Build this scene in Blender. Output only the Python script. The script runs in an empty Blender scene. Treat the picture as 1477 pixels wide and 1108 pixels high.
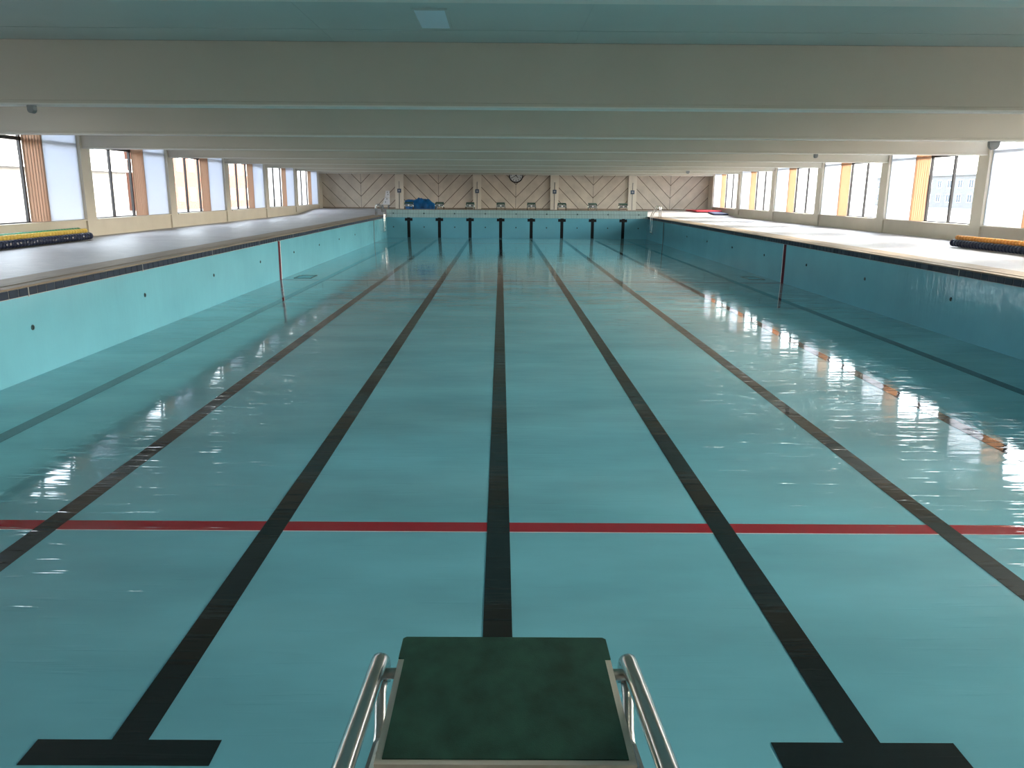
import bpy, bmesh, math, random
from mathutils import Vector, Matrix
random.seed(7)
C = bpy.context.scene.collection
PI = math.pi

# ---------------------------------------------------------------- camera, world, sun, portals, exposure
scene = bpy.context.scene
th, ps, ro = .2345, .0041, -.0071
fw = Vector((math.sin(ps)*math.cos(th), math.cos(ps)*math.cos(th), -math.sin(th)))
rt = Vector((math.cos(ps), -math.sin(ps), 0)); up = rt.cross(fw)
r2 = math.cos(ro)*rt - math.sin(ro)*up; u2 = math.sin(ro)*rt + math.cos(ro)*up
cd = bpy.data.cameras.new('camera'); cam = bpy.data.objects.new('camera', cd); C.objects.link(cam)
M = Matrix((r2, u2, -fw)).transposed().to_4x4(); M.translation = Vector((.0045, 0, 2.919)); cam.matrix_world = M
cd.sensor_fit = 'HORIZONTAL'; cd.sensor_width = 36; cd.lens = 1146.8/1477*36
cd.shift_x = 13.1/1477; cd.shift_y = -2.3/1477
cd.clip_start = .05; cd.clip_end = 600
scene.camera = cam

SUN_EL, SUN_AZ = math.radians(24), math.radians(85)      # veiled sun over the right-hand side of the hall: only its sky glow counts
w = bpy.data.worlds.new('world'); scene.world = w; w.use_nodes = True
nt = w.node_tree; bgn = nt.nodes['Background']
sky = nt.nodes.new('ShaderNodeTexSky'); sky.sky_type = 'NISHITA'; sky.sun_disc = False
sky.sun_elevation = SUN_EL; sky.sun_rotation = SUN_AZ; sky.air_density = 1.0; sky.dust_density = 4.0; sky.ozone_density = 1.0
skymix = nt.nodes.new('ShaderNodeMixRGB'); skymix.blend_type = 'MIX'; skymix.inputs[0].default_value = .55
skybw = nt.nodes.new('ShaderNodeRGBToBW'); skyt = nt.nodes.new('ShaderNodeMixRGB'); skyt.blend_type = 'MULTIPLY'; skyt.inputs[0].default_value = 1
skyt.inputs[2].default_value = (1.0, .98, .95, 1)
nt.links.new(sky.outputs[0], skybw.inputs[0]); nt.links.new(skybw.outputs[0], skyt.inputs[1])
nt.links.new(sky.outputs[0], skymix.inputs[1]); nt.links.new(skyt.outputs[0], skymix.inputs[2])
skyadd = nt.nodes.new('ShaderNodeMixRGB'); skyadd.blend_type = 'ADD'; skyadd.inputs[0].default_value = 1
skyadd.inputs[2].default_value = (1.35, 1.40, 1.50, 1)             # even high cloud on top of the clear-sky glow
nt.links.new(skymix.outputs[0], skyadd.inputs[1]); nt.links.new(skyadd.outputs[0], bgn.inputs[0]); bgn.inputs[1].default_value = .76

scene.view_settings.view_transform = 'Standard'; scene.view_settings.look = 'None'
scene.view_settings.gamma = 1; scene.view_settings.use_curve_mapping = False
scene.view_settings.exposure = 1.99

# dimensions (metres): pool floor at z = 0
XL, XR = -7.43, 9.57               # pool side walls
YN, YF = 1.75, 52.92               # pool end walls
WL, WR = -13.3, 15.5               # hall side walls
WN, WB = -5.0, 61.0                # hall end walls
ZD = 1.43                          # side decks
ZC = 5.10                          # ceiling
ZB = 4.183                         # beam soffit
ZS, ZH = 1.95, 5.06                # window sill and head
BAY = 6.7
COLS = [-1.0, 5.70] + [12.95 + BAY*k for k in range(0, 8)]     # beam / pillar centre lines

for k in range(-2, 7):             # portals: they emit nothing, they only point the sampler at the windows
    y0 = 12.95 + BAY*k + .3; y1 = y0 + BAY - .6
    if y0 < WN or y1 > WB + 2: continue
    y1 = min(y1, WB - .1)
    for side in (-1, 1):
        ld = bpy.data.lights.new('portal', 'AREA'); ld.shape = 'RECTANGLE'; ld.size = ZH - ZS; ld.size_y = y1 - y0
        ld.cycles.is_portal = True
        lo = bpy.data.objects.new('portal', ld); C.objects.link(lo)
        lo.location = ((WL - .32) if side < 0 else (WR + .32), (y0+y1)/2, (ZS+ZH)/2)
        lo.rotation_euler = (0, -PI/2 if side < 0 else PI/2, 0)

# ---------------------------------------------------------------- materials
def nodes(m): return m.node_tree.nodes, m.node_tree.links
def mat(name, col, rough=.5, metal=0, ior=1.45, spec=.5, coat=0):
    m = bpy.data.materials.new(name); m.use_nodes = True
    b = m.node_tree.nodes['Principled BSDF']
    b.inputs['Base Color'].default_value = (*col, 1); b.inputs['Roughness'].default_value = rough
    b.inputs['Metallic'].default_value = metal; b.inputs['IOR'].default_value = ior
    b.inputs['Specular IOR Level'].default_value = spec; b.inputs['Coat Weight'].default_value = coat
    return m
def coords(m, scale=(1,1,1)):
    n, l = nodes(m)
    g = n.new('ShaderNodeNewGeometry'); mp = n.new('ShaderNodeMapping'); mp.inputs['Scale'].default_value = scale
    l.new(g.outputs['Position'], mp.inputs['Vector']); return mp.outputs[0]
def noise(m, scale, vec, detail=4, rough=.55):
    n, l = nodes(m); t = n.new('ShaderNodeTexNoise'); t.inputs['Scale'].default_value = scale
    t.inputs['Detail'].default_value = detail; t.inputs['Roughness'].default_value = rough
    l.new(vec, t.inputs['Vector']); return t.outputs['Fac']
def ramp(m, fac, stops):
    n, l = nodes(m); r = n.new('ShaderNodeValToRGB'); e = r.color_ramp.elements
    e[0].position, e[0].color = stops[0][0], (*stops[0][1], 1); e[1].position, e[1].color = stops[-1][0], (*stops[-1][1], 1)
    for p, c in stops[1:-1]: x = e.new(p); x.color = (*c, 1)
    l.new(fac, r.inputs[0]); return r.outputs[0]
def mottle(m, col, amt, scale=1.0, vscale=(1,1,1)):
    f = noise(m, scale, coords(m, vscale))
    lo = tuple(c*(1-amt) for c in col); hi = tuple(min(1, c*(1+amt)) for c in col)
    n, l = nodes(m); l.new(ramp(m, f, [(.3, lo), (.7, hi)]), n['Principled BSDF'].inputs['Base Color'])
def bump(m, facs):
    n, l = nodes(m); prev = None
    for f, dist in facs:
        b = n.new('ShaderNodeBump'); b.inputs['Strength'].default_value = 1; b.inputs['Distance'].default_value = dist
        l.new(f, b.inputs['Height'])
        if prev: l.new(prev, b.inputs['Normal'])
        prev = b.outputs[0]
    l.new(prev, n['Principled BSDF'].inputs['Normal'])
def math_node(m, op, a, b):
    n, l = nodes(m); x = n.new('ShaderNodeMath'); x.operation = op
    for i, v in enumerate((a, b)):
        if isinstance(v, (int, float)): x.inputs[i].default_value = v
        else: l.new(v, x.inputs[i])
    return x.outputs[0]
def gloss_bump(m, k=1.0):                 # roller marks: long across the pool, short along it
    a = noise(m, 1, coords(m, (.8, 6, 6)), 2, .5)
    b = noise(m, 1, coords(m, (1.2, 22, 22)), 2, .5)
    c = noise(m, 1, coords(m, (.25, .6, .6)), 2, .5)
    r_ = noise(m, 1, coords(m, (1.3, 15, 15)), 2, .5)
    r_ = math_node(m, 'MAXIMUM', math_node(m, 'SUBTRACT', r_, .58), 0.0)
    n, l = nodes(m); sp = n.new('ShaderNodeSeparateXYZ'); l.new(coords(m), sp.inputs[0])
    dx = math_node(m, 'SUBTRACT', sp.outputs[0], 1.07)
    rnd_ = math_node(m, 'SQRT', math_node(m, 'ADD', math_node(m, 'MULTIPLY', dx, dx), 4.0), 0)
    fall = math_node(m, 'ADD', math_node(m, 'MULTIPLY', rnd_, -.0285), math_node(m, 'MULTIPLY', dx, .0065))   # slight fall to the side drains
    bump(m, [(fall, 1.0), (c, .004), (a, .0026*k), (r_, .009*k), (b, .00025)])

PAINT = (.145, .39, .475)
FPAINT = (.155, .425, .50)
m_floor = mat('pool_paint_floor', FPAINT, .035, ior=1.5)
mottle(m_floor, FPAINT, .16, 1.0, (.35, .8, 1)); gloss_bump(m_floor)
m_wallp = mat('pool_paint_wall', PAINT, .07, ior=1.5)
mottle(m_wallp, PAINT, .07, 1.0, (.5, .5, .5))
bump(m_wallp, [(noise(m_wallp, 1, coords(m_wallp, (5, 5, 1.0)), 3), .007), (noise(m_wallp, 1, coords(m_wallp, (18, 18, 2.5)), 2), .0008)])
m_black = mat('black_line_paint', (.008, .010, .011), .035, ior=1.5); gloss_bump(m_black, .6)
m_red = mat('red_line_paint', (.30, .012, .022), .035, ior=1.5); gloss_bump(m_red)
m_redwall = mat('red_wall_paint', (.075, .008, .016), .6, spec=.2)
m_pale = mat('pale_edge_paint', (.65, .60, .60), .4)
m_barpaint = mat('black_bar_paint', (.008, .009, .010), .55, spec=.25)
m_navy = mat('navy_tile', (.014, .022, .042), .38, spec=.3); mottle(m_navy, (.014, .022, .042), .15, 1.2)
m_grout = mat('pale_grout', (.34, .33, .30), .8)
m_paletile = mat('pale_green_tile', (.40, .56, .55), .25); mottle(m_paletile, (.42, .57, .56), .08, 2)
m_darkgrout = mat('dark_grout', (.11, .14, .14), .8)
m_coping = mat('tan_coping', (.27, .205, .145), .6); mottle(m_coping, (.27, .205, .145), .16, 1, (6, 1.2, 6))
m_coping_shadow = mat('coping_shadow', (.09, .07, .05), .5)
m_deck = mat('deck_mosaic', (.62, .60, .60), .5, spec=.4)
def deck_mat(m):
    n, l = nodes(m)
    v = coords(m, (1, 1, 1)); br = n.new('ShaderNodeTexBrick'); l.new(v, br.inputs['Vector'])
    br.offset = 0; br.inputs['Scale'].default_value = 1; br.inputs['Brick Width'].default_value = .2; br.inputs['Row Height'].default_value = .1
    br.inputs['Mortar Size'].default_value = .006
    br.inputs['Color1'].default_value = (.54, .52, .515, 1); br.inputs['Color2'].default_value = (.46, .445, .45, 1); br.inputs['Mortar'].default_value = (.33, .31, .31, 1)
    mx = n.new('ShaderNodeMixRGB'); mx.blend_type = 'MULTIPLY'; mx.inputs[0].default_value = .5
    l.new(br.outputs['Color'], mx.inputs[1]); l.new(ramp(m, noise(m, 1, coords(m, (.6, .6, .6))), [(.3, (.7, .7, .7)), (.7, (1, 1, 1))]), mx.inputs[2])
    l.new(mx.outputs[0], n['Principled BSDF'].inputs['Base Color'])
    bump(m, [(noise(m, 1, coords(m, (3, 3, 3)), 3), .006), (math_node(m, 'SUBTRACT', 1.0, br.outputs['Fac']), .0015)])
deck_mat(m_deck)
CREAM = (.66, .60, .50)
m_cream = mat('cream_paint', CREAM, .6); mottle(m_cream, CREAM, .04, 1.2)
m_cream_lit = mat('lit_cream_paint', (.80, .74, .63), .6)  # cream lightened for the far pillars: the brighter far end painted in
m_beam = mat('beam_paint', (.53, .48, .395), .45); mottle(m_beam, (.53, .48, .395), .03, .8)
m_soffit_lit = mat('lit_soffit_tone', (.70, .68, .62), .55)  # beam underside paler than its face: light from below put into the colour
m_ceil = mat('ceiling_panel', (.42, .50, .48), .35); mottle(m_ceil, (.42, .50, .48), .04, .6)
m_seam = mat('ceiling_seam', (.10, .12, .12), .8)
m_sill = mat('sill_paint', (.42, .38, .31), .5)
m_board = mat('pale_timber', (.66, .585, .49), .55); mottle(m_board, (.66, .585, .49), .12, 1, (1.2, 1.2, 1.2))
m_gap = mat('dark_gap', (.10, .065, .045), .8)
m_frame = mat('dark_window_frame', (.018, .013, .012), .4)
m_steel = mat('stainless_steel', (.62, .62, .60), .17, 1)
m_steel2 = mat('brushed_steel', (.50, .50, .48), .32, 1)
m_green = mat('dark_green_rubber', (.020, .082, .058), .62); mottle(m_green, (.020, .082, .058), .35, 1, (14, 10, 10))
bump(m_green, [(noise(m_green, 420, coords(m_green), 2), .0006)])
m_trim = mat('grey_plastic_trim', (.80, .76, .68), .5)
m_underside = mat('grey_plate', (.16, .20, .21), .45)
m_rubber = mat('black_rubber', (.012, .012, .012), .6)
m_blue = mat('blue_tarpaulin', (.008, .13, .36), .38); mottle(m_blue, (.008, .13, .36), .4, 1, (3, 3, 3))
m_white = mat('white_plastic', (.80, .79, .80), .4)
m_clockface = mat('clock_face', (.72, .74, .72), .4)
m_sign = mat('blue_grey_sign', (.09, .13, .19), .5)
m_signink = mat('pale_sign_mark', (.45, .48, .52), .5)
m_grey = mat('mid_grey_metal', (.20, .21, .21), .5)
m_yellow = mat('yellow_float', (.72, .50, .10), .4)
m_greenf = mat('green_float', (.04, .26, .12), .4)
m_orange = mat('orange_float', (.75, .32, .07), .4)
m_navyf = mat('navy_float', (.015, .022, .055), .3)
m_redmat = mat('red_foam', (.42, .03, .045), .6)
m_bluemat = mat('navy_foam', (.02, .03, .08), .6)
m_cup = mat('dark_cup', (.02, .06, .065), .4)
m_diff = mat('lamp_diffuser', (.62, .78, .86), .3)
m_pave = mat('grey_paving', (.22, .215, .20), .8); mottle(m_pave, (.22, .215, .20), .15, .5)
m_brick = mat('orange_brick', (.11, .042, .026), .8)
m_pinkr = mat('pinkish_render', (.27, .20, .18), .8)
m_greyr = mat('grey_render', (.18, .175, .17), .8)
m_dglass = mat('dark_glass', (.05, .07, .09), .08)
m_leaf = mat('hedge_leaf', (.05, .10, .03), .7)

def glass():
    m = bpy.data.materials.new('window_glass'); m.use_nodes = True; n, l = nodes(m); n.remove(n['Principled BSDF'])
    t = n.new('ShaderNodeBsdfTransparent'); t.inputs[0].default_value = (.93, .95, .95, 1)
    g = n.new('ShaderNodeBsdfGlossy'); g.inputs['Roughness'].default_value = .02
    f = n.new('ShaderNodeLayerWeight'); f.inputs[0].default_value = .5
    x = n.new('ShaderNodeMixShader'); l.new(math_node(m, 'ADD', math_node(m, 'MULTIPLY', math_node(m, 'POWER', f.outputs['Facing'], 4.0), .4), .03), x.inputs[0]); l.new(t.outputs[0], x.inputs[1]); l.new(g.outputs[0], x.inputs[2])
    l.new(x.outputs[0], n['Material Output'].inputs[0]); return m
m_glass = glass()
def cloth(name, col, tr):
    m = bpy.data.materials.new(name); m.use_nodes = True; n, l = nodes(m); n.remove(n['Principled BSDF'])
    d = n.new('ShaderNodeBsdfDiffuse'); d.inputs[0].default_value = (*col, 1)
    t = n.new('ShaderNodeBsdfTranslucent'); t.inputs[0].default_value = (*col, 1)
    x = n.new('ShaderNodeMixShader'); x.inputs[0].default_value = tr
    l.new(d.outputs[0], x.inputs[1]); l.new(t.outputs[0], x.inputs[2]); l.new(x.outputs[0], n['Material Output'].inputs[0]); return m
m_curtain = cloth('orange_curtain_cloth', (.64, .44, .31), .35)
m_blind = cloth('white_blind_cloth', (.78, .81, .87), .42)

# ---------------------------------------------------------------- mesh helpers
def bx(bm, x0, x1, y0, y1, z0, z1):
    v = [bm.verts.new(p) for p in ((x0,y0,z0),(x1,y0,z0),(x1,y1,z0),(x0,y1,z0),(x0,y0,z1),(x1,y0,z1),(x1,y1,z1),(x0,y1,z1))]
    for f in ((0,3,2,1),(4,5,6,7),(0,1,5,4),(1,2,6,5),(2,3,7,6),(3,0,4,7)): bm.faces.new([v[i] for i in f])
    return v
def new(): return bmesh.new()
def box(*a):
    bm = new(); bx(bm, *a); return bm
def bevel(bm, w, seg=2):
    bmesh.ops.bevel(bm, geom=bm.edges[:], offset=w, segments=seg, affect='EDGES', profile=.5); return bm
def tube(bm, pts, r, n=10, sx=1.0, caps=True):
    pts = [Vector(p) for p in pts]; rings = []; ref = None
    for i, p in enumerate(pts):
        t = (pts[min(i+1, len(pts)-1)] - pts[max(i-1, 0)]).normalized()
        if ref is None:
            ref = Vector((1,0,0)) if abs(t.x) < .9 else Vector((0,1,0))
        a = (ref - t*ref.dot(t)).normalized(); b = t.cross(a); ref = a
        rings.append([bm.verts.new(p + a*(r*sx*math.cos(2*PI*k/n)) + b*(r*math.sin(2*PI*k/n))) for k in range(n)])
    for A, B in zip(rings, rings[1:]):
        for k in range(n):
            f = bm.faces.new((A[k], A[(k+1)%n], B[(k+1)%n], B[k])); f.smooth = True
    if caps: bm.faces.new(rings[0][::-1]); bm.faces.new(rings[-1])
    return bm
def cyl(bm, p, axis, r, h, n=16):
    a = Vector(axis).normalized(); p = Vector(p)
    return tube(bm, [p - a*h/2, p + a*h/2], r, n)
def prism(bm, poly, axis, a, b):                       # poly in the other two axes
    def P(q, t): return (t, q[0], q[1]) if axis == 0 else (q[0], t, q[1]) if axis == 1 else (q[0], q[1], t)
    A = [bm.verts.new(P(q, a)) for q in poly]; B = [bm.verts.new(P(q, b)) for q in poly]; n = len(poly)
    bm.faces.new(A); bm.faces.new(B[::-1])
    for i in range(n): bm.faces.new((A[i], B[i], B[(i+1)%n], A[(i+1)%n]))
    bmesh.ops.recalc_face_normals(bm, faces=bm.faces[:]); return bm
def arc(c, r, a0, a1, n, plane='yz'):
    out = []
    for i in range(n+1):
        t = a0 + (a1-a0)*i/n; q = (r*math.cos(t), r*math.sin(t))
        out.append((c[0], c[1]+q[0], c[2]+q[1]) if plane == 'yz' else (c[0]+q[0], c[1], c[2]+q[1]))
    return out
def obj(name, bm, m, parent=None, loc=None):
    me = bpy.data.meshes.new(name)
    if isinstance(bm, bpy.types.Mesh): me = bm
    else: bm.normal_update(); bm.to_mesh(me); bm.free(); me.materials.append(m)
    o = bpy.data.objects.new(name, me); C.objects.link(o)
    if parent: o.parent = parent
    if loc: o.location = loc
    return o
def struct(name, bm, m, parent=None):
    o = obj(name, bm, m, parent)
    if not parent: o['kind'] = 'structure'
    return o
def tag(o, label, cat, group=None):
    o['label'] = label; o['category'] = cat
    if group: o['group'] = group
    return o
def thing(name, label, cat, loc=(0,0,0), rz=0, group=None):
    o = bpy.data.objects.new(name, None); C.objects.link(o); o.location = loc; o.rotation_euler = (0,0,rz)
    o.empty_display_size = .1
    return tag(o, label, cat, group)
def dup(root, loc=None, rz=None, label=None):
    r = root.copy(); C.objects.link(r)
    if loc is not None: r.location = loc
    if rz is not None: r.rotation_euler = (0,0,rz)
    if label: r['label'] = label
    for ch in list(root.children):
        c = ch.copy(); C.objects.link(c); c.parent = r
        for g in ch.children:
            d = g.copy(); C.objects.link(d); d.parent = c
    return r

# ---------------------------------------------------------------- pool basin
floor = struct('floor', box(XL-.2, XR+.2, YN-.2, YF+.2, -.25, 0), m_floor)
floor['label'] = 'glossy turquoise painted floor of the drained pool'
for i in range(8):                                     # eight black lane lines with a T at the near end
    x = -6 + 2*i
    bm = new()
    prism(bm, [(x-.5, 3.57), (x+.5, 3.57), (x+.5, 3.77), (x+.1, 3.77), (x+.1, 51.0), (x-.1, 51.0), (x-.1, 3.77), (x-.5, 3.77)], 2, 0, .0025)
    obj('lane_line', bm, m_black, floor)
for y in (6.63, 27.02, 47.5):
    bm = new(); xs = [XL] + [v for i in range(8) for v in (-6.1+2*i, -5.9+2*i)] + [XR]
    for a, b in zip(xs[::2], xs[1::2]): bx(bm, a, b, y-.1, y+.1, 0, .002)
    o = obj('cross_line', bm, m_red, floor); o['label'] = 'dark red line across the pool floor'
    if y > 10: continue
    bm = new()
    for a, b in zip(xs[::2], xs[1::2]): bx(bm, a, b, y-.112, y-.1, 0, .0018)
    obj('line_edge', bm, m_pale, floor)
for x0, x1, y0 in ((-7.12, -6.5, 27.5), (8.72, 9.32, 28.0)):   # floor drains beside the walls
    bm = new(); t = .05
    bx(bm, x0, x1, y0, y0+t, 0, .006); bx(bm, x0, x1, y0+1-t, y0+1, 0, .006); bx(bm, x0, x0+t, y0+t, y0+1-t, 0, .006); bx(bm, x1-t, x1, y0+t, y0+1-t, 0, .006)
    f = obj('drain_frame', bm, m_cup, floor); bm = new(); y = y0+.1
    while y < y0+.9: bx(bm, x0+t, x1-t, y, y+.06, .0, .003); y += .09
    obj('drain_grating', bm, m_floor, f)

def cup_mesh():                                        # rope anchor cup: ring with a recessed dark centre, facing +X
    bm = new(); n = 16
    prof = [(0, .045), (.012, .042), (.015, .034), (.004, .028), (.004, 0)]
    rings = [[bm.verts.new((h, r*math.cos(2*PI*k/n), r*math.sin(2*PI*k/n))) for k in range(n)] for h, r in prof[:-1]]
    for A, B in zip(rings, rings[1:]):
        for k in range(n): bm.faces.new((A[k], A[(k+1)%n], B[(k+1)%n], B[k])).smooth = True
    bm.faces.new(rings[-1]); bx(bm, .004, .02, -.006, .006, -.03, .03)
    me = bpy.data.meshes.new('anchor_cup'); bm.to_mesh(me); bm.free(); me.materials.append(m_cup); return me
cup = cup_mesh()
TILE = .2563
tile_me = {}
for s in (-1, 1):
    bm = bevel(box(-.012, .012, -TILE/2+.009, TILE/2-.009, -.062, .062), .004, 1)
    me = bpy.data.meshes.new('tile'); bm.to_mesh(me); bm.free(); me.materials.append(m_navy); tile_me[s] = me
joints = [12.53 + 4.1*k for k in range(-2, 10)]
for side, X in (('left', XL), ('right', XR)):
    s = -1 if side == 'left' else 1
    a, b = sorted((X, X + s*.18))
    pw = struct('pool_wall_'+side, box(a, b, YN, YF, 0, 1.285), m_wallp)
    bmt = new(); aa, bb = sorted((X + s*.004, X + s*.18)); bx(bmt, aa, bb, YN, YF, 1.285, 1.425)
    obj('tile_bed', bmt, m_grout, pw)
    n = int((YF-YN)/TILE)
    for k in range(n):
        obj('tile', tile_me[s], None, pw, (X + s*.006, 12.53 + TILE/2 + (k - int((12.53-YN)/TILE))*TILE, 1.355))
    bmj = new()
    for y in joints: aa, bb = sorted((X - s*.009, X + s*.02)); bx(bmj, aa, bb, y-.010, y+.010, 1.27, 1.43)
    obj('joint_strip', bmj, m_grout, pw)
    for k in range(10):
        y = (12.52 if side == 'left' else 16.8) + 4.1*k - (8.2 if side == 'left' else 12.3)
        if y > YF-.5: continue
        o = obj('anchor_cup', cup, None, pw, (X, y, .78)); o.rotation_euler = (0, 0, 0 if side == 'left' else PI)
    for y, wd in ((6.63, .2), (27.02, .24), (47.5, .2)):
        aa, bb = sorted((X - s*.003, X + s*.01))
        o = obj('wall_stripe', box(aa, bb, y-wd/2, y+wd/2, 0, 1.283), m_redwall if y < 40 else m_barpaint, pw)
        if 20 < y < 40: obj('stripe_edge', box(aa, bb, y+wd/2, y+wd/2+.05, 0, 1.283), m_pale, pw)
    # coping stones, one between each pair of joints
    ys = [YN] + [y for y in joints if y > YN+.5] + [YF+.0]
    for y0, y1 in zip(ys, ys[1:]):
        prof = [(X - s*.012, 1.428), (X - s*.03, 1.432), (X - s*.03, 1.444), (X - s*.018, 1.452), (X + s*.16, 1.452), (X + s*.19, 1.438), (X + s*.25, 1.438), (X + s*.28, 1.449), (X + s*.90, 1.447), (X + s*.90, 1.428)]
        obj('coping_stone', prism(new(), prof, 1, y0+.006, y1-.006), m_coping, pw)
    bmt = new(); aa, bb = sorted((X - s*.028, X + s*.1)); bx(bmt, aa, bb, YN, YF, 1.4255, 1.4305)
    obj('coping_shadow_strip', bmt, m_coping_shadow, pw)  # solid dark strip painted as the shadow under the coping lip

pwn = struct('pool_wall_near', box(XL-.18, XR+.18, YN-.18, YN, 0, 1.43), m_wallp)
pwf = struct('pool_wall_far', box(XL, XR, YF, YF+.18, 0, 1.30), m_wallp)
for i in range(8):
    x = -6 + 2*i
    prof = [(x-.1, .003), (x+.1, .003), (x+.1, 1.08), (x+.25, 1.08), (x+.25, 1.26), (x+.1, 1.26), (x+.1, 1.295), (x-.1, 1.295), (x-.1, 1.26), (x-.25, 1.26), (x-.25, 1.08), (x-.1, 1.08)]
    obj('target_bar', prism(new(), prof, 1, YF-.004, YF+.01), m_barpaint, pwf)
for i in range(9):
    x = -7 + 2*i
    if x > XR - .1: continue
    o = obj('anchor_cup', cup, None, pwf, (x, YF, .69)); o.rotation_euler = (0, 0, -PI/2)
    o = obj('anchor_cup', cup, None, pwf, (x, YF-.004, 1.56)); o.rotation_euler = (0, 0, -PI/2)
# raised far end: pale glazed tiles with dark joints, deck behind
obj('tile_bed', box(XL, XR, YF+.006, YF+.18, 1.30, 1.795), m_darkgrout, pwf)
bm = new(); x = XL+.004
while x < XR-.03:
    for z0, z1 in ((1.305, 1.545), (1.562, 1.79)): bx(bm, x, min(x+.083, XR-.004), YF-.002, YF+.02, z0, z1)
    x += .104
o = obj('glazed_tiles', bm, m_paletile, pwf); o['kind'] = 'stuff'
obj('end_coping', box(XL, XR, YF-.01, YF+.6, 1.795, 1.825), m_coping, pwf)

# ---------------------------------------------------------------- decks
def deck(name, x0, x1, prof): return struct(name, prism(new(), prof, 0, x0, x1), m_deck)
deck('deck_left', WL, XL-.9, [(YN, .9), (YN, 1.44), (YF, 1.44), (57.0, 1.69), (WB, 1.70), (WB, .9)])
deck('deck_right', XR+.9, WR, [(YN, .9), (YN, 1.44), (YF, 1.44), (57.0, 1.69), (WB, 1.70), (WB, .9)])
deck('deck_far', XL, XR, [(YF+.6, .9), (YF+.6, 1.79), (57.0, 1.72), (WB, 1.70), (WB, .9)])
for x0, x1 in ((XL-.9, XL), (XR, XR+.9)): deck('deck_corner', x0, x1, [(YF, .9), (YF, 1.44), (57.0, 1.69), (WB, 1.70), (WB, .9)])
deck('deck_near', WL, WR, [(WN, .9), (WN, 1.43), (YN-.18, 1.43), (YN-.18, .9)])

# ---------------------------------------------------------------- hall walls, pillars, beams, ceiling
struct('wall_near', box(WL-.3, WR+.3, WN-.3, WN, .9, ZC), m_cream)
wb = struct('wall_far', box(WL-.3, WR+.3, WB, WB+.3, .9, ZC+.2), m_gap)
for side, X in (('left', WL), ('right', WR)):
    s = -1 if side == 'left' else 1
    a, b = sorted((X, X + s*.3)); bm = new()
    bx(bm, a, b, WN, WB, .9, ZS); bx(bm, a, b, WN, WB, ZH, ZC)
    yy = [WN] + [c for c in COLS] + [WB]
    wl = struct('wall_'+side, bm, m_cream)
    for c in COLS:
        aa, bb = sorted((X - s*.06, X + s*.3))
        obj('pillar', box(aa, bb, c-.3, min(c+.3, WB-.001), 1.452 if c < 53 else 1.6, ZC), m_cream, wl)
    aa, bb = sorted((X - s*.02, X + s*.3)); obj('end_panel', box(aa, bb, WN+.001, COLS[0]-.301, ZS, ZH), m_cream, wl)
    obj('end_panel', box(aa, bb, COLS[-1]+.301, WB-.001, ZS, ZH), m_cream, wl)
ceil = struct('ceiling', box(WL-.5, WR+.5, WN-.3, WB+.3, ZC+.03, ZC+.35), m_seam)
strips = [0, .93, 3.1, 5.2, 6.34]
pan = {}
nx = 8; pwid = (WR-WL)/nx
for c in COLS + [COLS[-1]+BAY]:
    fy = c - .18                                        # front face of this beam; panels run towards the camera from it
    for a, b in zip(strips, strips[1:]):
        y0, y1 = fy - b, min(fy - a, WB)
        if c == 12.95 and b > 6: y0 -= .5
        if y0 < WN or y0 > WB-.3: continue
        key = round(y1-y0, 3)
        if key not in pan:
            bm = bevel(box(-pwid/2+.0015, pwid/2-.0015, -(y1-y0)/2+.016, (y1-y0)/2-.016, -.015, .015), .001, 1)
            me = bpy.data.meshes.new('ceiling_panel'); bm.to_mesh(me); bm.free(); me.materials.append(m_ceil); pan[key] = me
        for i in range(nx): obj('ceiling_panel', pan[key], None, ceil, (WL + pwid*(i+.5), (y0+y1)/2, ZC+.015))
for c in COLS:
    bm = new(); y0, y1 = c-.18, min(c+.18, WB-.01)
    prism(bm, [(y0, ZB), (y0-.012, ZB+.012), (y0-.012, ZB+.05), (y0, ZB+.06), (y0, ZC), (y1, ZC), (y1, ZB)], 0, WL, WR)
    bo = obj('beam', bm, m_beam, ceil)
    obj('lit_soffit', box(WL, WR, y0-.02, y1, ZB-.008, ZB+.012), m_soffit_lit, bo)

# far wall: chevron boarding between four pillars
PX = [-13.3, -7.54, -1.76, 3.99, 9.78, 15.5]
def clip(poly, ax, lim, keep_less):
    out = []
    for i in range(len(poly)):
        p, q = poly[i], poly[(i+1) % len(poly)]
        ip = (p[ax] <= lim) == keep_less; iq = (q[ax] <= lim) == keep_less
        if ip: out.append(p)
        if ip != iq:
            t = (lim-p[ax])/(q[ax]-p[ax]); out.append((p[0]+t*(q[0]-p[0]), p[1]+t*(q[1]-p[1])))
    return out
for a, b in zip(PX, PX[1:]):
    xc = (a+b)/2; hw = (b-a)/2 - (.3 if a > -13 else .0)
    for sg in (-1, 1):
        lim = (xc + sg*((b-a)/2 - .3)) if abs(xc + sg*(b-a)/2 - PX[0]) > .1 and abs(xc + sg*(b-a)/2 - PX[-1]) > .1 else xc + sg*(b-a)/2
        H = abs(lim-xc)
        for k in range(-4, 5):
            z = 1.65 + .93*k; g = .028
            q = [(.012, z+g), (H, z+H+g), (H, z+H+.93-g), (.012, z+.93-g)]
            q = clip(clip(q, 1, 1.715, False), 1, ZC-.005, True) if q else q
            if len(q) < 3: continue
            obj('board', prism(new(), [(xc + sg*u, v) for u, v in q], 1, WB-.045, WB-.001), m_board, wb)
for x in PX[1:-1]:
    obj('pillar', box(x-.3, x+.3, WB-.30, WB, 1.69, ZC), m_cream_lit, wb)
obj('skirting', box(WL, WR, WB-.06, WB-.046, 1.70, 1.78), m_coping, wb)

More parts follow.
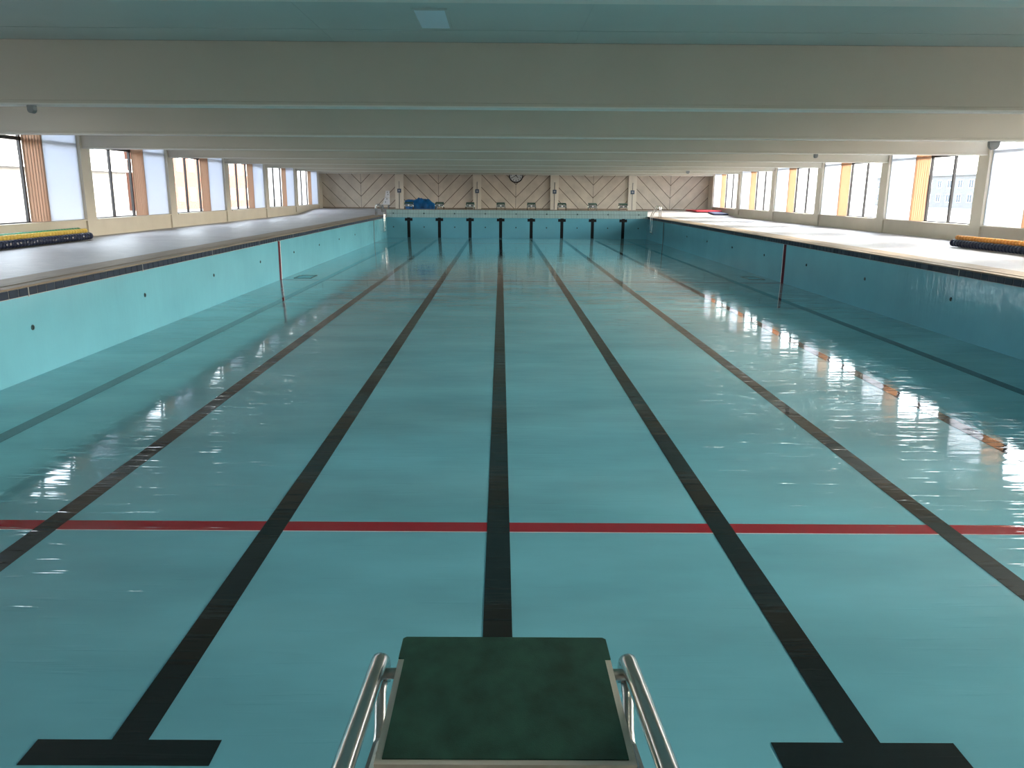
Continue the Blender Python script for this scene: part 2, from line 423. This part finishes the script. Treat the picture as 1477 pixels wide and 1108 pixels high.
# ---------------------------------------------------------------- windows: dark frames, clear panes, orange curtain and white blind at the far end of each bay
def pleat(x, y0, y1, z0, z1, amp, n):
    bm = new(); N = n*6; A = []; B = []
    for i in range(N+1):
        y = y0 + (y1-y0)*i/N; d = amp*math.sin(2*PI*i/6)
        A.append(bm.verts.new((x+d, y, z0))); B.append(bm.verts.new((x+d, y, z1)))
    for i in range(N): bm.faces.new((A[i], A[i+1], B[i+1], B[i])).smooth = True
    bmesh.ops.solidify(bm, geom=bm.faces[:], thickness=.006); return bm
num = 0
for side, X in (('left', WL), ('right', WR)):
    s = -1 if side == 'left' else 1
    for c, c2 in zip(COLS, COLS[1:]):
        num += 1; y0, y1 = c + .3, c2 - .3
        xa, xb = sorted((X + s*.08, X + s*.16)); xg = X + s*.12
        bm = new(); t = .075
        bx(bm, xa, xb, y0, y1, ZS, ZS+t); bx(bm, xa, xb, y0, y1, ZH-t, ZH); bx(bm, xa, xb, y0, y1, 4.24, 4.34)
        for y in (y0, y0+1.58, y0+3.1, y0+4.1, y1-t):
            bx(bm, xa, xb, y, y+t, ZS+t, 4.24); bx(bm, xa, xb, y, y+t, 4.34, ZH-t)
        win = struct('window_%d' % num, bm, m_frame)
        for ya, yb in ((y0+t, y0+1.58), (y0+1.58+t, y0+3.1), (y0+3.1+t, y0+4.1), (y0+4.1+t, y1-t)):
            for za, zb in ((ZS+t, 4.24), (4.34, ZH-t)):
                obj('pane', box(xg-.004, xg+.004, ya, yb, za, zb), m_glass, win)
        o = obj('sill', box(*sorted((X - s*.12, X + s*.08)), y0, y1, ZS, ZS+.04), m_cream, win)
        o = obj('curtain', pleat(X + s*.03, y0+3.12, y0+4.15, ZS+.05, 4.95, .035, 7), m_curtain, win); o['label'] = 'orange curtain'
        o = obj('blind', box(*sorted((X + s*.035, X + s*.043)), y0+4.17, y1, ZS+.05, ZH), m_blind, win); o['label'] = 'white blind'

# ---------------------------------------------------------------- outside
for side, x0, x1 in (('left', -120, WL-.3), ('right', WR+.3, 120)): struct('ground_'+side, box(x0, x1, -60, 200, .6, .88), m_pave)
def building(name, label, x, s, y0, y1, h, m, rail=False):
    r = thing(name, label, 'building', (x, (y0+y1)/2, .88))
    L = y1-y0; xa, xb = sorted((0, s*9)); fl = 2
    obj('wall', box(xa, xb, -L/2, L/2, 0, h), m, r)
    bm = new(); xa, xb = sorted((-s*.3, s*9.3)); bx(bm, xa, xb, -L/2-.3, L/2+.3, h, h+.25); obj('roof', bm, m_grey, r)
    n = int(L/3.2)
    for f in range(fl):
        for i in range(n):
            y = -L/2 + L*(i+.5)/n; z = .9 + f*(h-.6)/2
            xa, xb = sorted((-s*.06, s*.02)); bm = new(); wv, hv, t = .7, 1.4, .08
            for q in ((y-wv, y+wv, z, z+t), (y-wv, y+wv, z+hv-t, z+hv), (y-wv, y-wv+t, z+t, z+hv-t), (y+wv-t, y+wv, z+t, z+hv-t), (y-t/2, y+t/2, z+t, z+hv-t)): bx(bm, xa, xb, *q)
            wdw = obj('window', bm, m_white, r)
            xa, xb = sorted((-s*.02, s*.01)); obj('pane', box(xa, xb, y-wv+t, y+wv-t, z+t, z+hv-t), m_dglass, wdw)
    if rail:
        bm = new(); z = .9 + (h-.6)/2 - .3
        xa, xb = sorted((-s*1.2, 0)); bx(bm, xa, xb, -L/2, L/2, z-.15, z)
        xa, xb = sorted((-s*1.2, -s*1.15)); bx(bm, xa, xb, -L/2, L/2, z+.95, z+1.0); y = -L/2
        while y < L/2: bx(bm, xa, xb, y, y+.04, z, z+.95); y += .35
        obj('balcony', bm, m_white, r)
    return r
building('brick_house', 'sunlit orange brick block with white balcony railing beyond the left windows, nearest', -33, -1, 22, 52, 7.2, m_brick, True)
building('brick_house', 'orange brick block beyond the left windows, farther along past the grey one', -34, -1, 82, 112, 6.8, m_brick)
building('rendered_house', 'grey rendered block beyond the left windows between two brick blocks', -36, -1, 55, 79, 7.0, m_greyr, True)
building('rendered_house', 'pinkish rendered block beyond the right windows, nearest', 74, 1, 40, 90, 5.2, m_pinkr)
building('rendered_house', 'long grey rendered block beyond the right windows, farthest', 78, 1, 98, 170, 5.4, m_greyr)

# ---------------------------------------------------------------- starting block in front of the camera
t = thing('starting_block', 'large starting block in the foreground with dark green top and chrome side rails', 'starting block', (.02, 1.31, 1.43), 0)
DZ, DY = -.020, .46                                    # the plate dips towards the pool
def tilt(bm, y0=0.0, z0=.425):
    for v in bm.verts: v.co.z += z0 + (v.co.y - y0)*DZ/DY
    return bm
pad = new(); rr = .012
prism(pad, [(-.236, .0), (.236, .0), (.236, .36), (.25, .362), (.25, .452), (.242, .46), (-.242, .46), (-.25, .452), (-.25, .362), (-.236, .36)], 2, -.006, .012)
obj('top_pad', tilt(pad), m_green, t)
bm = new()
bx(bm, -.25, -.236, -.014, .36, -.03, .009); bx(bm, .236, .25, -.014, .36, -.03, .009); bx(bm, -.236, .236, -.014, 0, -.03, .009)
o = obj('edge_trim', tilt(bm), m_trim, t); o['label'] = 'pale grey trim'
obj('deck_plate', tilt(box(-.235, .235, .0, .45, -.03, -.007)), m_underside, t)
for s in (-1, 1):
    x = s*.302
    pts = [(x, -.62, .528), (x, -.05, .450), (x, .20, .412), (x, .40, .382)]
    pts += [(x, .40 + .042*math.sin(a), .340 + .042*math.cos(a)) for a in [PI*i/8 for i in range(1, 9)]]
    pts += [(x - s*.010, .32, .262), (x - s*.014, .26, .24)]
    bm = new(); tube(bm, pts[:5+5], .019, 16, 1.12)
    rail = obj('side_rail', bm, m_steel, t); rail['label'] = 'chrome side rail'
    bm = new(); tube(bm, pts[9:], .014, 12); obj('rail_return', bm, m_steel2, rail)
    bm = new(); cyl(bm, (s*.272, .372, .372), (1,0,0), .013, .05, 12); obj('rail_bracket', bm, m_steel2, t)
    bm = new(); prism(bm, [(.30, .205), (.30, .255), (.22, .30), (-.1, .36), (-.1, .0), (.16, .0)], 0, s*.288-.004, s*.288+.004); lp = obj('leg_plate', bm, m_underside, t)
    bm = new(); cyl(bm, (s*.278, .21, .272), (1,0,0), .011, .02, 10); obj('bolt', bm, m_rubber, lp)
bm = new(); bx(bm, -.2, .2, -.1, .03, 0, .39); bx(bm, -.26, .26, -.18, .09, 0, .012); obj('pedestal', bm, m_underside, t)

# ---------------------------------------------------------------- eight blocks on the far end
b0 = thing('starting_block', 'x', 'starting block', (-6, YF+.35, 1.825), 0, 'starting blocks on the far end')
bm = new(); v = bx(bm, -.26, .26, -.32, .32, 0, .05)
for q in bm.verts: q.co.z += .35 + (q.co.y+.32)*.09
obj('top_pad', bm, m_green, b0)
bm = new(); bx(bm, -.23, .23, -.24, -.22, .17, .33); bx(bm, -.23, .23, -.24, .22, .165, .18); o = obj('front_panel', bm, m_grey, b0)
bm = new(); bx(bm, -.05, .05, -.245, -.24, .2, .3); obj('lane_plate', bm, m_white, o)
for s in (-1, 1):
    bm = new(); tube(bm, [(s*.27, -.20, 0), (s*.27, -.22, .2), (s*.25, -.24, .35)], .022, 8); obj('leg', bm, m_steel, b0)
    bm = new(); tube(bm, [(s*.27, .20, 0), (s*.26, .2, .38)], .022, 8); obj('leg', bm, m_steel, b0)
bm = new(); tube(bm, [(-.2, -.26, .18), (-.2, -.36, .18), (.2, -.36, .18), (.2, -.26, .18)], .013, 8); obj('start_grip', bm, m_steel, b0)
places = ['leftmost in front of the blue tarpaulin', 'second from left, at the right end of the blue tarpaulin', 'third from left, just left of a wall pillar', 'fourth from left, straight ahead above the centre lane',
          'fifth from left, just right of the clock', 'sixth from left, beside the third wall pillar', 'seventh from left, below a chevron point', 'rightmost, just left of the last wall pillar']
for i, pl in enumerate(places):
    lb = 'small far starting block, ' + pl
    if i == 0: b0['label'] = lb
    else: dup(b0, (-6+2*i, YF+.35, 1.825), 0, lb)

# ---------------------------------------------------------------- blue tarpaulin heaped behind the left blocks
bm = new(); NX, NY = 26, 12; grid = []
rnd = random.Random(3)
for i in range(NX+1):
    u = i/NX; row = []
    top = .62 if u < .25 else .62 + .12*math.sin(PI*min(1, (u-.25)/.5)) if u < .7 else .70 - (u-.7)/.3*.38
    for j in range(NY+1):
        a = PI*j/NY
        y = -.42*math.cos(a)*(1 + .08*math.sin(9*u)); z = top*(max(0, math.sin(a))**.55)
        z *= 1 + .05*math.sin(21*u + 3*a) + .04*math.sin(37*u - 5*a)
        row.append(bm.verts.new((u*2.05 + .05*math.sin(3*a+11*u)*(0 < j < NY), y + .03*math.sin(33*u), max(0, z))))
    grid.append(row)
for i in range(NX):
    for j in range(NY): bm.faces.new((grid[i][j], grid[i+1][j], grid[i+1][j+1], grid[i][j+1])).smooth = True
bm.faces.new([r for r in grid[0]]); bm.faces.new([r for r in grid[-1]][::-1])
bmesh.ops.recalc_face_normals(bm, faces=bm.faces[:])
tag(obj('tarpaulin', bm, m_blue, None, (-6.36, 54.35, 1.775)), 'crumpled blue tarpaulin heaped behind the leftmost far starting blocks', 'tarpaulin')

# ---------------------------------------------------------------- pool ladders in the far corners
def ladder(label, X, s, y):
    r = thing('pool_ladder', label, 'ladder', (X, y, 1.452))
    for d in (-.27, .27):
        pts = [(s*.42, d, 0), (s*.42, d, .50), (s*.40, d, .62), (s*.34, d, .70), (s*.26, d, .71), (s*.18, d, .65), (-s*.06, d, .20), (-s*.10, d, .06), (-s*.10, d, -.94), (-s*.07, d, -1.0), (-s*.01, d, -1.02)]
        bm = new(); tube(bm, pts, .024, 10); obj('rail', bm, m_steel, r)
        bm = new(); cyl(bm, (s*.42, d, .008), (0,0,1), .06, .016, 14); obj('flange', bm, m_steel2, r)
    bm = new(); tube(bm, [(-s*.10, -.27, -.9), (-s*.10, .27, -.9)], .024, 10); obj('step', bm, m_steel2, r)
ladder('stainless ladder hanging on the left pool wall by the far corner', XL, -1, 51.2)
ladder('stainless ladder hanging on the right pool wall by the far corner', XR, 1, 50.9)

# ---------------------------------------------------------------- white high-backed chair on the deck at the far left
t = thing('lifeguard_chair', 'white high-backed chair on bent legs at the far left corner of the pool', 'chair', (-7.80, 55.3, 1.605))
bm = new()
prism(bm, [(-.22, 0), (.27, 0), (.27, .38), (-.06, .46)], 1, -.03, .03); bevel(bm, .012, 1); o = obj('backrest', bm, m_white, t, (0, .05, .50))
bm = new(); prism(bm, [(-.05, 0), (.27, -.08), (.27, .40), (.02, .40)], 1, -.03, .03); bevel(bm, .012, 1); obj('headrest', bm, m_white, t, (0, .05, .98))
bm = new(); bx(bm, -.24, .27, -.45, .05, .46, .50); bevel(bm, .01, 1); obj('seat', bm, m_white, t)
for x in (-.22, .24):
    bm = new(); tube(bm, [(x, -.42, 0), (x*.8, -.36, .25), (x, -.4, .47)], .032, 8); obj('leg', bm, m_grey, t)
    bm = new(); tube(bm, [(x, .10, 0), (x*.8, .06, .25), (x, .04, .47)], .032, 8); obj('leg', bm, m_grey, t)
bm = new(); 
for x, z in ((.08, .80), (-.02, .60), (.12, 1.24), (.16, 1.1)): bx(bm, x-.03, x+.03, .015, .022, z, z+.07)
obj('badge', bm, m_grey, t)

# ---------------------------------------------------------------- clock
ck = thing('wall_clock', 'round wall clock with dark rim half hidden behind the far beam', 'clock', (1.12, WB-.05, 4.16))
bm = new(); cyl(bm, (0, -.03, 0), (0,1,0), .47, .06, 40); obj('dial', bm, m_clockface, ck)
bm = new(); R0, R1, n = .46, .54, 40
V = [[bm.verts.new((r*math.cos(2*PI*k/n), y, r*math.sin(2*PI*k/n))) for k in range(n)] for r, y in ((R1, 0), (R1, -.08), (R0, -.09), (R0, -.05))]
for A, B in zip(V, V[1:]):
    for k in range(n): bm.faces.new((A[k], A[(k+1)%n], B[(k+1)%n], B[k])).smooth = True
bmesh.ops.recalc_face_normals(bm, faces=bm.faces[:]); obj('rim', bm, m_frame, ck)
bm = new()
for k in range(12):
    a = 2*PI*k/12; c_, s_ = math.sin(a), math.cos(a); L = .09; wv = .022
    p = [(c_*r + s_*q, s_*r - c_*q) for r, q in ((.33, -wv), (.33, wv), (.33+L, wv), (.33+L, -wv))]
    prism(bm, p, 1, -.068, -.060)
obj('hour_marks', bm, m_rubber, ck)
for ang, L, wv, y in ((2*PI*(4+40/60)/12, .25, .03, -.072), (2*PI*40/60, .38, .022, -.08)):
    bm = new(); c_, s_ = math.sin(ang), math.cos(ang)
    prism(bm, [(c_*r + s_*q, s_*r - c_*q) for r, q in ((-.06, -wv), (-.06, wv), (L, wv*.5), (L, -wv*.5))], 1, y, y+.006); obj('hand', bm, m_rubber, ck)

# ---------------------------------------------------------------- signs with conduits on the far pillars
for x, pl in zip(PX[1:-1], ('leftmost pillar of the far wall', 'second far pillar from the left, left of the clock', 'third far pillar, right of the clock', 'rightmost far pillar, above the last starting block')):
    r = thing('sign_box', 'square blue-grey sign on the ' + pl, 'sign', (x, WB-.30, 1.70))
    bm = new(); bx(bm, -.14, .14, -.05, 0, 1.16, 1.44); bevel(bm, .012, 1); sb = obj('sign_plate', bm, m_sign, r)
    bm = new(); bx(bm, -.06, .06, -.055, -.049, 1.25, 1.36); obj('sign_mark', bm, m_signink, sb)
    bm = new(); tube(bm, [(0, -.02, .005), (0, -.02, 1.16)], .018, 8); tube(bm, [(0, -.02, 1.44), (0, -.02, 1.98)], .018, 8); obj('conduit', bm, m_grey, r)

# ---------------------------------------------------------------- lane ropes stored along the side walls
def disc_mesh(name, r, h, m):
    bm = new(); n = 12; prof = [(-h/2, r*.35), (-h/2, r*.8), (-h*.25, r), (h*.25, r), (h/2, r*.8), (h/2, r*.35)]
    rings = [[bm.verts.new((rr*math.cos(2*PI*k/n), y, rr*math.sin(2*PI*k/n))) for k in range(n)] for y, rr in prof]
    for A, B in zip(rings, rings[1:]):
        for k in range(n): bm.faces.new((A[k], A[(k+1)%n], B[(k+1)%n], B[k]))
    bm.faces.new(rings[0]); bm.faces.new(rings[-1][::-1]); bmesh.ops.recalc_face_normals(bm, faces=bm.faces[:])
    me = bpy.data.meshes.new(name); bm.to_mesh(me); bm.free(); me.materials.append(m); return me
dm = {k: disc_mesh('float', r, .13, m) for k, r, m in (('navy', .105, m_navyf), ('yellow', .07, m_yellow), ('green', .07, m_greenf), ('orange', .075, m_orange))}
def rope(kind, x, z, y0, y1, label):
    r = thing('lane_rope', label, 'lane rope', (x, y0, z), 0, 'lane ropes stored along the side walls')
    bm = new(); tube(bm, [(0, 0, 0), (0, y1-y0, 0)], .008, 6); obj('cable', bm, m_rubber, r)
    n = int((y1-y0)/.15)
    for k in range(n): obj('float', dm[kind], None, r, (0, (k+.5)*.15, 0)).rotation_euler = (0, rnd.uniform(0, 6), 0)
rope('navy', -12.40, 1.563, 16.5, 24.5, 'navy lane rope lying foremost on the left deck edge by the wall')
rope('navy', -12.63, 1.563, 16.5, 24.5, 'navy lane rope on the left deck, behind the foremost one')
rope('yellow', -12.515, 1.712, 16.5, 24.5, 'yellow lane rope lying on top of the navy ropes at left')
rope('green', -12.71, 1.735, 16.5, 24.5, 'green lane rope lying on top of the left navy ropes nearest the wall')
rope('navy', 13.42, 1.563, 17, 24.0, 'navy lane rope lying foremost on the right deck edge by the wall')
rope('navy', 13.65, 1.563, 17, 24.0, 'navy lane rope on the right deck, behind the foremost one')
rope('orange', 13.535, 1.715, 17, 24.0, 'orange lane rope lying on top of the navy ropes at right')

# ---------------------------------------------------------------- foam mats at the far right
bm = bevel(box(-.9, .9, -1.6, 1.6, 0, .11), .03, 2); tag(obj('foam_mat', bm, m_redmat, None, (14.4, 57.75, 1.70)), 'red foam mat lying on the far right deck by the wall', 'mat')
bm = bevel(box(-.5, .5, -.8, .8, 0, .10), .03, 2); o = obj('foam_mat', bm, m_bluemat, None, (14.75, 55.1, 1.585)); o.rotation_euler = (math.atan(.0576), 0, 0)
tag(o, 'navy foam mat lying in front of the red mat at far right', 'mat')

# ---------------------------------------------------------------- fixtures hanging under the beams, ceiling light
for (x, c, r_, lb) in ((11.67, 19.60, .12, 'grey half-round fixture under the second beam near the right window'), (10.03, 26.30, .055, 'small grey fixture under the third beam on the right'),
                   (10.55, 46.40, .09, 'small grey fixture under a distant beam at right'), (-7.25, 12.95, .05, 'slim grey fixture under the first beam at left')):
    bm = new(); n = 10
    prism(bm, [(r_, 0)] + [(r_*math.cos(PI + PI*k/n), -.06 + r_*1.1*math.sin(PI + PI*k/n)) for k in range(n, -1, -1)] + [(-r_, 0)], 1, -.05, .05)
    tag(obj('speaker', bm, m_grey, None, (x, c, ZB-.008)), lb, 'speaker', 'fixtures under the beams')
cl = thing('ceiling_light', 'pale square light panel set in the ceiling before the first beam', 'light', (-.89, 11.09, ZC))
bm = new(); a, b, t_ = .22, .59, .03
for q in ((-a, a, -b, -b+t_), (-a, a, b-t_, b), (-a, -a+t_, -b+t_, b-t_), (a-t_, a, -b+t_, b-t_)): bx(bm, *q, -.02, 0)
obj('frame', bm, m_ceil, cl); obj('diffuser', box(-a+t_, a-t_, -b+t_, b-t_, -.014, -.001), m_diff, cl)
